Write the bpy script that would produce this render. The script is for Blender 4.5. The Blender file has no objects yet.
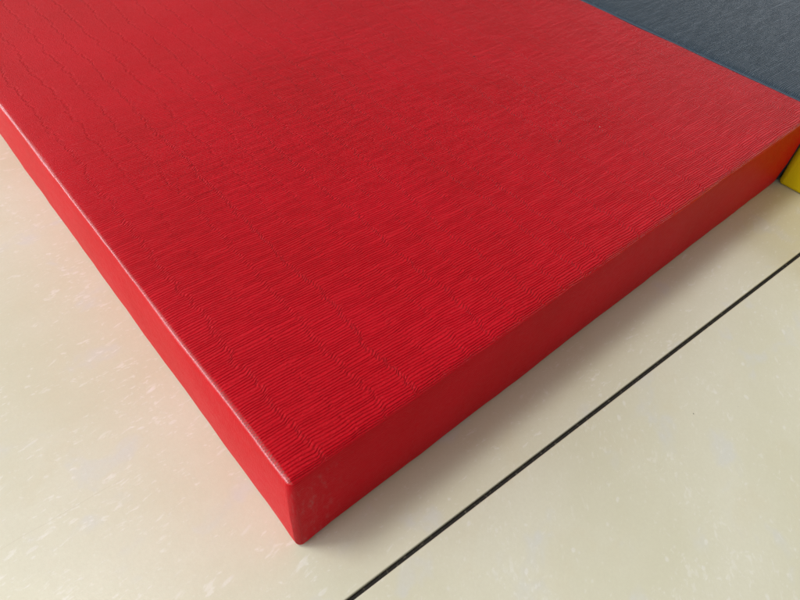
import bpy, math, random
from mathutils import Matrix, Vector, noise
S = bpy.context.scene

# ---------------------------------------------------------------- camera
cam_d = bpy.data.cameras.new('camera'); cam = bpy.data.objects.new('camera', cam_d)
S.collection.objects.link(cam); S.camera = cam
right = Vector((0.75821025, -0.64877629, 0.06485791)).normalized()
fwd = Vector((0.46867735, 0.47315895, -0.74596391)).normalized()
up = right.cross(fwd).normalized()
right = fwd.cross(up)
m = Matrix((right, up, -fwd)).transposed().to_4x4()
m.translation = Vector((-0.03326744, -0.07080759, 0.21560541))
cam.matrix_world = m
cam_d.sensor_width = 36; cam_d.lens = 27.457
cam_d.clip_start = 0.01; cam_d.clip_end = 50
cam_d.dof.use_dof = True; cam_d.dof.focus_distance = 0.26; cam_d.dof.aperture_fstop = 28

# ---------------------------------------------------------------- room light
W = bpy.data.worlds.new('World'); S.world = W; W.use_nodes = True
wt = W.node_tree; bg = wt.nodes['Background']
wc = wt.nodes.new('ShaderNodeTexCoord'); wd = wt.nodes.new('ShaderNodeVectorMath'); wd.operation = 'DOT_PRODUCT'
wt.links.new(wc.outputs['Generated'], wd.inputs[0]); wd.inputs[1].default_value = (-0.80, 0.60, 0.05)   # the room is brighter towards its windows
wr = wt.nodes.new('ShaderNodeMapRange'); wt.links.new(wd.outputs['Value'], wr.inputs['Value'])
wr.inputs['From Min'].default_value = -0.1; wr.inputs['From Max'].default_value = 0.9
wr.inputs['To Min'].default_value = 0.31; wr.inputs['To Max'].default_value = 0.86
wt.links.new(wr.outputs[0], bg.inputs[1]); bg.inputs[0].default_value = (1.0, 0.95, 0.86, 1)

def area(name, d, dist, sx, sy, power, col):
    """a window, lamp or added light, dist metres from the mat in direction d"""
    L = bpy.data.lights.new(name, 'AREA'); L.shape = 'RECTANGLE'; L.size = sx; L.size_y = sy
    L.energy = power; L.color = col
    o = bpy.data.objects.new(name, L); S.collection.objects.link(o)
    d = Vector(d).normalized(); o.location = d * dist + Vector((0.15, 0.1, 0))
    o.rotation_euler = d.to_track_quat('Z', 'Y').to_euler()
    return o
area('far_window_light', (-0.50, 0.86, 0.20), 4.5, 2.8, 0.28, 34, (0.84, 0.90, 1.0))
area('window_light', (-0.92, 0.34, 0.41), 4.0, 3.2, 0.55, 112, (0.88, 0.94, 1.0))
area('ceiling_light', (-0.38, 0.27, 1.0), 2.6, 0.55, 0.55, 29, (1.0, 0.97, 0.88))
area('sheen_light', (0.90, 0.20, 0.40), 3.5, 1.8, 1.6, 30, (0.97, 0.98, 1.0))  # unseen light, added to give the far right of the top its pale sheen

S.view_settings.view_transform = 'Standard'; S.view_settings.look = 'None'
S.view_settings.exposure = 0; S.view_settings.gamma = 1

# ---------------------------------------------------------------- node helper
class NT:
    def __init__(s, name):
        s.m = bpy.data.materials.new(name); s.m.use_nodes = True
        s.t = s.m.node_tree; s.b = s.t.nodes['Principled BSDF']
    def put(s, sock, v):
        if isinstance(v, (int, float)):
            sock.default_value = v
        elif isinstance(v, tuple):
            sock.default_value = v
        else:
            s.t.links.new(v, sock)
    def M(s, op, a, b=None, c=None, clamp=False):
        n = s.t.nodes.new('ShaderNodeMath'); n.operation = op; n.use_clamp = clamp
        for i, v in enumerate((a, b, c)):
            if v is not None: s.put(n.inputs[i], v)
        return n.outputs[0]
    def add(s, a, b): return s.M('ADD', a, b)
    def sub(s, a, b): return s.M('SUBTRACT', a, b)
    def mul(s, a, b): return s.M('MULTIPLY', a, b)
    def step(s, v, a, b, lo=0.0, hi=1.0, kind='SMOOTHSTEP'):
        n = s.t.nodes.new('ShaderNodeMapRange'); n.interpolation_type = kind
        s.put(n.inputs['Value'], v)
        for k, x in (('From Min', a), ('From Max', b), ('To Min', lo), ('To Max', hi)): s.put(n.inputs[k], x)
        return n.outputs[0]
    def xyz(s, x, y, z=0.0):
        n = s.t.nodes.new('ShaderNodeCombineXYZ')
        for i, v in enumerate((x, y, z)): s.put(n.inputs[i], v)
        return n.outputs[0]
    def split(s, v):
        n = s.t.nodes.new('ShaderNodeSeparateXYZ'); s.put(n.inputs[0], v); return n.outputs
    def noise(s, vec, scale=1.0, detail=2.0, rough=0.5, dist=0.0):
        """centred on 0, about -0.5..0.5"""
        n = s.t.nodes.new('ShaderNodeTexNoise'); s.put(n.inputs['Vector'], vec)
        n.inputs['Scale'].default_value = scale; n.inputs['Detail'].default_value = detail
        n.inputs['Roughness'].default_value = rough; n.inputs['Distortion'].default_value = dist
        return s.sub(n.outputs['Fac'], 0.5)
    def white(s, v):
        n = s.t.nodes.new('ShaderNodeTexWhiteNoise'); n.noise_dimensions = '1D'; s.put(n.inputs['W'], v)
        return n.outputs['Value']
    def vor(s, vec, scale, rnd=1.0):
        n = s.t.nodes.new('ShaderNodeTexVoronoi'); s.put(n.inputs['Vector'], vec)
        n.inputs['Scale'].default_value = scale; n.inputs['Randomness'].default_value = rnd
        return n.outputs
    def mix(s, f, a, b):
        n = s.t.nodes.new('ShaderNodeMix'); n.data_type = 'RGBA'
        s.put(n.inputs['Factor'], f); s.put(n.inputs[6], a); s.put(n.inputs[7], b)
        return n.outputs[2]
    def bump(s, h, dist, strength=1.0, normal=None):
        n = s.t.nodes.new('ShaderNodeBump'); n.inputs['Distance'].default_value = dist
        n.inputs['Strength'].default_value = strength; s.put(n.inputs['Height'], h)
        if normal is not None: s.put(n.inputs['Normal'], normal)
        return n.outputs[0]
    def spot(s, X, Y, x, y, r, a=1.0):
        """1 inside a small ragged spot centred at x, y (mm)"""
        dx = s.M('POWER', s.mul(s.sub(X, x), a), 2.0); dy = s.M('POWER', s.sub(Y, y), 2.0)
        return s.step(s.M('SQRT', s.add(dx, dy)), r * 0.6, r, 1.0, 0.0)

# ---------------------------------------------------------------- embossed leatherette
def leatherette(name, col, col2, ridge=1.0, kink=1.0, grit=1.0, specks=(), side=0.03, rimgloss=0.12, coat=0.0):
    n = NT(name)
    uv = n.t.nodes.new('ShaderNodeUVMap'); uv.uv_map = 'UVMap'
    X, Y, _ = n.split(uv.outputs[0])
    X = n.mul(X, 1000.0); Y = n.mul(Y, 1000.0)                     # millimetres
    # the cross folds wander, and every few ridges the fold shifts
    wob = n.mul(n.noise(n.xyz(n.mul(X, 0.02), n.mul(Y, 0.03)), 1, 2), 9.0)
    rag = n.mul(n.noise(n.xyz(n.mul(X, 0.06), n.mul(Y, 0.35), 3.1), 1, 2, 0.6), 1.7)
    jog = n.step(n.noise(n.xyz(n.mul(X, 0.07), n.mul(Y, 0.16), 41.0), 1, 1), -0.03, 0.03, -0.5, 0.5)
    tick = n.mul(n.noise(n.xyz(n.mul(X, 0.05), n.mul(Y, 1.3), 51.0), 1, 1), 2.2)
    c = n.M('DIVIDE', n.add(n.add(n.add(n.add(X, wob), rag), jog), tick), 12.6)
    cid = n.M('FLOOR', c); fr = n.M('FRACT', c)
    sm = n.step(fr, 0.79, 1.0)
    amp = n.add(0.82, n.mul(n.noise(n.xyz(n.mul(cid, 3.7), n.mul(Y, 0.10), 7.0), 1, 2), 1.6))
    saw = n.mul(n.mul(n.sub(sm, fr), amp), n.step(X, 110.0, 290.0, 1.0, 0.45))
    o0 = n.white(cid); o1 = n.white(n.add(cid, 1.0))
    off = n.add(n.mul(o0, n.sub(1.0, sm)), n.mul(o1, sm))
    drift = n.mul(n.noise(n.xyz(n.mul(X, 0.05), n.mul(Y, 0.12), 11.0), 1, 2), 2.2)
    spacing = n.mul(n.noise(n.xyz(n.mul(cid, 0.9), n.mul(Y, 0.35), 19.0), 1, 1), 1.0)
    ph = n.sub(n.add(n.add(Y, drift), n.add(spacing, n.mul(off, 0.9))), saw)
    w = n.M('SINE', n.mul(ph, 2 * math.pi / 1.08))
    w = n.add(n.mul(w, 0.5), 0.5)
    w = n.M('POWER', w, 0.8)
    # ridges weaken in places and the grain takes over
    weak = n.step(n.noise(n.xyz(n.mul(X, 0.085), n.mul(Y, 0.40), 23.0), 1, 3, 0.6), -0.22, 0.08, 0.62, 1.0)
    far = n.step(n.sub(n.mul(Y, 1.0), n.mul(X, 0.8)), 70.0, 230.0, 1.0, 0.45)
    weak = n.mul(weak, far)
    h = n.mul(n.mul(w, weak), ridge)
    # a shallow crease and a raised lip at each fold
    kz = n.mul(n.step(fr, 0.80, 0.88), n.step(fr, 0.90, 0.99, 1.0, 0.0))
    kr = n.step(n.noise(n.xyz(n.mul(X, 0.3), n.mul(Y, 0.9), 31.0), 1, 2), -0.15, 0.15)
    h = n.sub(h, n.mul(n.mul(n.mul(kz, kr), n.step(Y, 60.0, 230.0, 0.45, 0.80)), kink))
    lip = n.mul(n.step(fr, 0.68, 0.80), n.step(fr, 0.80, 0.86, 1.0, 0.0))
    h = n.add(h, n.mul(lip, 0.10 * kink))
    grain = n.noise(n.xyz(X, Y, 5.0), 2.3, 2, 0.75)
    fine = n.noise(n.xyz(n.mul(X, 0.55), n.mul(Y, 1.1), 9.0), 3.2, 1)
    h = n.add(h, n.mul(n.add(n.mul(grain, 0.95), n.mul(fine, 0.45)), grit))
    # stretched smooth where the cover is pulled over the edge and down the sides
    ge = n.t.nodes.new('ShaderNodeNewGeometry')
    nz = n.split(ge.outputs['Normal'])[2]
    h = n.mul(h, n.step(nz, 0.50, 0.997, 0.12, 1.0))
    nb = n.bump(h, 0.00056, 1.0)
    # broad unevenness of the foam under the cover
    foam = n.noise(n.xyz(n.mul(X, 0.03), n.mul(Y, 0.03), 2.0), 1, 2)
    nb = n.bump(foam, 0.0008, 0.16, nb)
    n.put(n.b.inputs['Normal'], nb)
    tone = n.step(n.noise(n.xyz(n.mul(X, 0.02), n.mul(Y, 0.02)), 1, 4, 0.6), -0.25, 0.25)
    colr = n.mix(tone, col, col2)
    if coat:                                                       # pale rubbing on the front upright corner
        rub = n.mul(n.step(n.noise(n.xyz(n.mul(X, 0.35), n.mul(Y, 0.12), 61.0), 1, 5, 0.75), -0.02, 0.22), n.step(X, 4.0, 26.0, 0.42, 0.0))
        colr = n.mix(n.mul(rub, n.step(Y, -3.0, -7.0)), colr, (0.42, 0.16, 0.17, 1))
    for (x, y, r, cc) in specks:
        colr = n.mix(n.spot(X, Y, x, y, r), colr, cc)
    n.put(n.b.inputs['Base Color'], colr)
    rg = n.add(0.33, n.mul(n.noise(n.xyz(X, Y), 0.4, 3), 0.16))
    rg = n.mul(rg, n.sub(1.15, n.mul(n.mul(n.step(nz, 0.25, 0.6), n.step(nz, 0.92, 0.997, 1.0, 0.0)), 0.60)))
    n.put(n.b.inputs['Roughness'], rg)
    n.b.inputs['IOR'].default_value = 1.5
    # dull sides, satin top, and a polished rim where the folded edge is rubbed
    rim = n.mul(n.step(nz, 0.30, 0.60), n.step(nz, 0.92, 0.997, 1.0, 0.0))
    base_s = n.step(nz, 0.2, 0.8, side, 0.12)
    n.put(n.b.inputs['Specular IOR Level'], n.add(n.mul(base_s, n.sub(1.0, rim)), n.mul(rim, rimgloss)))
    if coat:
        left = n.step(n.split(ge.outputs['Normal'])[0], -0.25, -0.45)
        n.put(n.b.inputs['Coat Weight'], n.mul(n.mul(rim, left), coat))
        n.b.inputs['Coat Roughness'].default_value = 0.23; n.b.inputs['Coat IOR'].default_value = 1.7
        n.put(n.b.inputs['Coat Normal'], n.bump(h, 0.0002, 0.14))
    return n.m

# ---------------------------------------------------------------- mat shape
def lines(a, b, r, step):
    """grid lines along one side: dense in the rounded edge, coarse between"""
    k = 7; e = [a + r * (1 - math.cos(i / k * math.pi / 2)) for i in range(k + 1)]
    e = [a + r * i / k for i in range(k + 1)]
    f = [b - r * i / k for i in range(k + 1)][::-1]
    sh = [0.0012, 0.0028, 0.0050, 0.0080, 0.0120] if b - a > 0.1 else []
    lo, hi = a + r + (sh[-1] if sh else 0), b - r - (sh[-1] if sh else 0)
    nn = max(1, int((hi - lo) / step))
    mid = [a + r + d for d in sh] + [lo + (hi - lo) * i / nn for i in range(1, nn)] + [b - r - d for d in sh[::-1]]
    return e + mid + f

def mat_mesh(name, x0, x1, y0, y1, h, r, mat, seed, step=0.008):
    xs, ys, zs = lines(x0, x1, r, step), lines(y0, y1, r, step), lines(0, h, r, 0.006)
    V, idx, F = [], {}, []
    def vid(x, y, z):
        k = (round(x, 6), round(y, 6), round(z, 6))
        if k not in idx: idx[k] = len(V); V.append(Vector((x, y, z)))
        return idx[k]
    def quad(pts, flip):
        q = [vid(*p) for p in pts]; F.append(q[::-1] if flip else q)
    for i in range(len(xs) - 1):
        for j in range(len(ys) - 1):
            for z, fl in ((h, False), (0, True)):
                quad([(xs[i], ys[j], z), (xs[i+1], ys[j], z), (xs[i+1], ys[j+1], z), (xs[i], ys[j+1], z)], fl)
    for i in range(len(xs) - 1):
        for k in range(len(zs) - 1):
            for y, fl in ((y0, False), (y1, True)):
                quad([(xs[i], y, zs[k]), (xs[i+1], y, zs[k]), (xs[i+1], y, zs[k+1]), (xs[i], y, zs[k+1])], fl)
    for j in range(len(ys) - 1):
        for k in range(len(zs) - 1):
            for x, fl in ((x0, True), (x1, False)):
                quad([(x, ys[j], zs[k]), (x, ys[j+1], zs[k]), (x, ys[j+1], zs[k+1]), (x, ys[j], zs[k+1])], fl)
    out, uvs = [], []
    for p in V:
        c = Vector((min(max(p.x, x0 + r), x1 - r), min(max(p.y, y0 + r), y1 - r), min(max(p.z, r), h - r)))
        d = p - c
        q = c + d.normalized() * r if d.length > 1e-9 else p.copy()
        nrm = d.normalized() if d.length > 1e-9 else Vector((0, 0, 1))
        # unwrap: the printed sheet runs over the top edge and down each side
        drop = h - q.z
        horiz = Vector((d.x, d.y, 0)); wx = wy = 0.0
        if horiz.length > 1e-9:
            horiz.normalize(); wx, wy = horiz.x, horiz.y
        uvs.append((q.x + drop * wx, q.y + drop * wy))
        # soft hand-made unevenness of cover and foam
        n1 = noise.noise(q * 22 + Vector((seed, 0, 0))) * 0.0005
        n2 = noise.noise(q * 90 + Vector((0, seed, 0))) * 0.00018
        n3 = noise.noise(q * 260 + Vector((0, seed, 4))) * 0.00012 * (1 if d.length > 1e-9 and abs(nrm.z) < .95 else .3)
        bulge = 0.0
        if abs(nrm.z) < 0.7: bulge = 0.0007 * math.sin(math.pi * min(1, max(0, q.z / h)))
        if nrm.z > 0.01:                            # the foam shoulders fall away a little
            din = min(q.x - x0, x1 - q.x, q.y - y0, y1 - q.y)
            q.z -= nrm.z * 0.0007 * math.exp(-max(0, din - 0.0015) / 0.0040)
        q = q + nrm * (n1 + n2 + n3 + bulge)
        if nrm.z < -0.5 and q.z < 0.0002: q.z = 0.0002
        out.append(q)
    me = bpy.data.meshes.new(name)
    me.from_pydata(out, [], F)
    ul = me.uv_layers.new(name='UVMap')
    for poly in me.polygons:
        for li in poly.loop_indices:
            ul.data[li].uv = uvs[me.loops[li].vertex_index]
    me.polygons.foreach_set('use_smooth', [True] * len(me.polygons))
    me.materials.append(mat)
    o = bpy.data.objects.new(name, me); S.collection.objects.link(o)
    return o

def tag(o, label=None, cat=None, group=None, kind=None):
    for k, v in (('label', label), ('category', cat), ('group', group), ('kind', kind)):
        if v: o[k] = v
    return o

# ---------------------------------------------------------------- floor
def tile_material(name, ang, seed, stretch, spots, scratch):
    n = NT(name)
    tc = n.t.nodes.new('ShaderNodeTexCoord')
    x, y, _ = n.split(tc.outputs['Object'])
    x = n.mul(x, 1000.0); y = n.mul(y, 1000.0)
    ca, sa = math.cos(ang), math.sin(ang)
    u = n.add(n.mul(x, ca), n.mul(y, sa)); v = n.sub(n.mul(y, ca), n.mul(x, sa))
    warp = n.mul(n.noise(n.xyz(n.mul(u, 0.06), n.mul(v, 0.06), seed), 1, 2), 14.0)
    v2 = n.add(v, n.mul(warp, 0.5)); u2 = n.add(u, warp)
    cloud = n.step(n.noise(n.xyz(n.mul(u2, 0.012), n.mul(v2, 0.018), seed), 1, 5, 0.6), -0.22, 0.22)
    base = n.mix(cloud, (0.59, 0.58, 0.455, 1), (0.64, 0.632, 0.53, 1))
    warm = n.step(n.noise(n.xyz(n.mul(u2, 0.03), n.mul(v2, 0.035), seed + 5), 1, 4, 0.6), 0.02, 0.25, 0.0, 0.5)
    base = n.mix(warm, base, (0.60, 0.56, 0.42, 1))
    cool = n.step(n.noise(n.xyz(n.mul(u2, 0.035), n.mul(v2, 0.045), seed + 9), 1, 3, 0.6), 0.06, 0.20, 0.0, 0.5)
    base = n.mix(cool, base, (0.58, 0.60, 0.62, 1))
    # white chips and streaks, each with its own ragged outline
    for sc, th, tw, st in ((0.20, 0.20, 0.27, stretch * 0.8), (0.42, 0.13, 0.24, stretch), (0.85, 0.125, 0.25, stretch * 1.1)):
        k = n.noise(n.xyz(n.mul(u2, sc / st), n.mul(v2, sc), seed + sc * 30), 1, 3, 0.55)
        dens = n.step(n.noise(n.xyz(n.mul(u, 0.03), n.mul(v, 0.03), seed + 2), 1, 2), -0.2, 0.2, 0.02, -0.05)
        f = n.step(n.sub(k, dens), th, tw, 0.0, 0.40 if stretch > 2 else 0.24)
        base = n.mix(f, base, (0.80, 0.80, 0.80, 1))
    vx = n.xyz(n.mul(u2, 1.0 / stretch), v2, seed)
    vo = n.vor(vx, 0.20)
    chip = n.mul(n.step(vo['Distance'], 0.10, 0.20, 1.0, 0.0), n.step(n.split(vo['Color'])[0], 0.72, 0.74))
    base = n.mix(n.mul(chip, 0.40), base, (0.76, 0.76, 0.76, 1))
    fine = n.noise(n.xyz(x, y, seed), 0.9, 3, 0.7)
    base = n.mix(n.step(fine, -0.3, 0.3, 0.0, 0.22), base, (0.50, 0.47, 0.38, 1))
    pits = n.vor(n.xyz(x, y, seed + 3), 0.09)
    pf = n.mul(n.step(pits['Distance'], 0.012, 0.03, 1.0, 0.0), n.step(n.split(pits['Color'])[1], 0.80, 0.82))
    base = n.mix(n.mul(pf, 0.5), base, (0.16, 0.13, 0.10, 1))
    if scratch:
        sv = n.sub(v, scratch); sl = n.add(sv, n.mul(n.noise(n.xyz(n.mul(u, 0.05), 0.0, seed), 1, 1), 1.2))
        f = n.mul(n.step(n.M('ABSOLUTE', sl), 0.08, 0.22, 1.0, 0.0), n.mul(n.step(u, -90.0, -75.0), n.step(u, -45.0, -28.0, 1.0, 0.0)))
        base = n.mix(n.mul(f, 0.16), base, (0.36, 0.32, 0.24, 1))
    for (sx, sy, r, cc) in spots:
        base = n.mix(n.mul(n.spot(n.add(x, n.mul(fine, 1.2)), y, sx, sy, r), 0.85), base, cc)
    n.put(n.b.inputs['Base Color'], base)
    sc1 = n.noise(n.xyz(n.mul(u, 0.02), n.mul(v, 0.9), seed + 13), 1, 2)
    n.put(n.b.inputs['Roughness'], n.add(0.34, n.add(n.mul(fine, 0.08), n.mul(sc1, 0.10))))
    nb = n.bump(n.add(n.mul(fine, 0.25), n.noise(n.xyz(x, y, seed), 0.05, 2)), 0.00012, 0.8)
    n.put(n.b.inputs['Normal'], nb)
    n.b.inputs['IOR'].default_value = 1.5
    return n.m

ROT = -0.0557                     # the joints run a few degrees off the mat
JY = -0.02374                     # the joint seen in front of the mat
GAP = 0.0017
TS = 0.80
fr_m = Matrix.Translation((0, JY, 0)) @ Matrix.Rotation(math.atan(ROT), 4, 'Z')
DARK = (0.10, 0.085, 0.07, 1)
import bmesh
def tile(i, j, mat):
    """one glazed tile with softly rounded arrises; i, j count tiles from the joint"""
    bm = bmesh.new()
    xa = -0.33 + i * TS + GAP / 2; xb = xa + TS - GAP
    ya = j * TS + GAP / 2; yb = ya + TS - GAP
    v = [bm.verts.new((x, y, z)) for z in (-0.010, 0.0) for x, y in ((xa, ya), (xb, ya), (xb, yb), (xa, yb))]
    for q in ((3, 2, 1, 0), (4, 5, 6, 7), (0, 1, 5, 4), (1, 2, 6, 5), (2, 3, 7, 6), (3, 0, 4, 7)):
        bm.faces.new([v[k] for k in q])
    es = [e for e in bm.edges if all(abs(q.co.z) < 1e-6 for q in e.verts)]
    bmesh.ops.bevel(bm, geom=es, offset=0.0004, segments=3, profile=0.5, affect='EDGES')
    return bm
def link_bm(name, bms, mats):
    me = bpy.data.meshes.new(name)
    full = bmesh.new()
    for k, b in enumerate(bms):
        for f in b.faces: f.material_index = k % len(mats)
        t = bpy.data.meshes.new('t'); b.to_mesh(t); full.from_mesh(t); b.free(); bpy.data.meshes.remove(t)
    full.to_mesh(me); full.free()
    for mt in mats: me.materials.append(mt)
    o = bpy.data.objects.new(name, me); S.collection.objects.link(o); return o

TA = tile_material('tile_glaze', 0.03, 4.0, 2.3, [
    (-53.5, 31.5, 0.45, DARK)], 84.0)
TB = tile_material('tile_glaze_front', 0.65, 17.0, 1.6, [
    (161, -25.3, 0.4, DARK)], None)
o = link_bm('floor', [tile(i, j, None) for i in (-1, 0, 1) for j in (0, -1, 1, -2)], [TA, TB])
o.matrix_world = fr_m; tag(o, kind='structure')
g = NT('joint_filler')
tc = g.t.nodes.new('ShaderNodeTexCoord'); gx, gy, _ = g.split(tc.outputs['Object'])
gn = g.noise(g.xyz(g.mul(gx, 1000), g.mul(gy, 1000)), 0.5, 3, 0.7)
g.put(g.b.inputs['Base Color'], g.mix(g.step(gn, 0.04, 0.24), (0.012, 0.010, 0.008, 1), (0.16, 0.14, 0.11, 1)))
g.b.inputs['Roughness'].default_value = 0.85
g.put(g.b.inputs['Normal'], g.bump(gn, 0.0004, 0.8))
bm = bmesh.new()
bmesh.ops.create_grid(bm, x_segments=8, y_segments=8, size=1.6)
o = link_bm('floor_grout', [bm], [g.m]); o.matrix_world = fr_m @ Matrix.Translation((0.1, 0, -0.0016)); tag(o, kind='structure')

# ---------------------------------------------------------------- the mats
SPK = [(228, 62, 0.38, (0.7, 0.55, 0.5, 1)), (201, 66, 0.7, (0.10, 0.02, 0.02, 1)), (226, 150, 0.7, (0.12, 0.01, 0.02, 1))]
RED = leatherette('red_leatherette', (0.50, 0.0005, 0.008, 1), (0.56, 0.0008, 0.012, 1), specks=SPK, coat=1.0)
BLUE = leatherette('slate_leatherette', (0.034, 0.055, 0.080, 1), (0.039, 0.061, 0.087, 1), ridge=0.85, kink=0.2, grit=0.35, side=0.2, rimgloss=0.15)
YEL = leatherette('yellow_leatherette', (0.66, 0.53, 0.008, 1), (0.70, 0.56, 0.01, 1), ridge=0.6, kink=0.5, rimgloss=0.3)
H = 0.05; L = 0.347
tag(mat_mesh('gym_mat', 0, L, 0, 0.62, H, 0.0021, RED, 1.0, 0.006),
    'bright red padded mat with ridged leatherette cover, corner towards the viewer', 'gym mat')
tag(mat_mesh('gym_mat', L + 0.0022, 2 * L, 0.0, 0.62, H, 0.0021, BLUE, 5.0, 0.010),
    'dark slate blue padded mat behind the far edge of the red one', 'gym mat')
tag(mat_mesh('gym_mat', L + 0.0014, 2 * L, -0.62, -0.0012, H, 0.0026, YEL, 9.0, 0.010),
    'yellow padded mat peeping out past the far corner of the red one', 'gym mat')
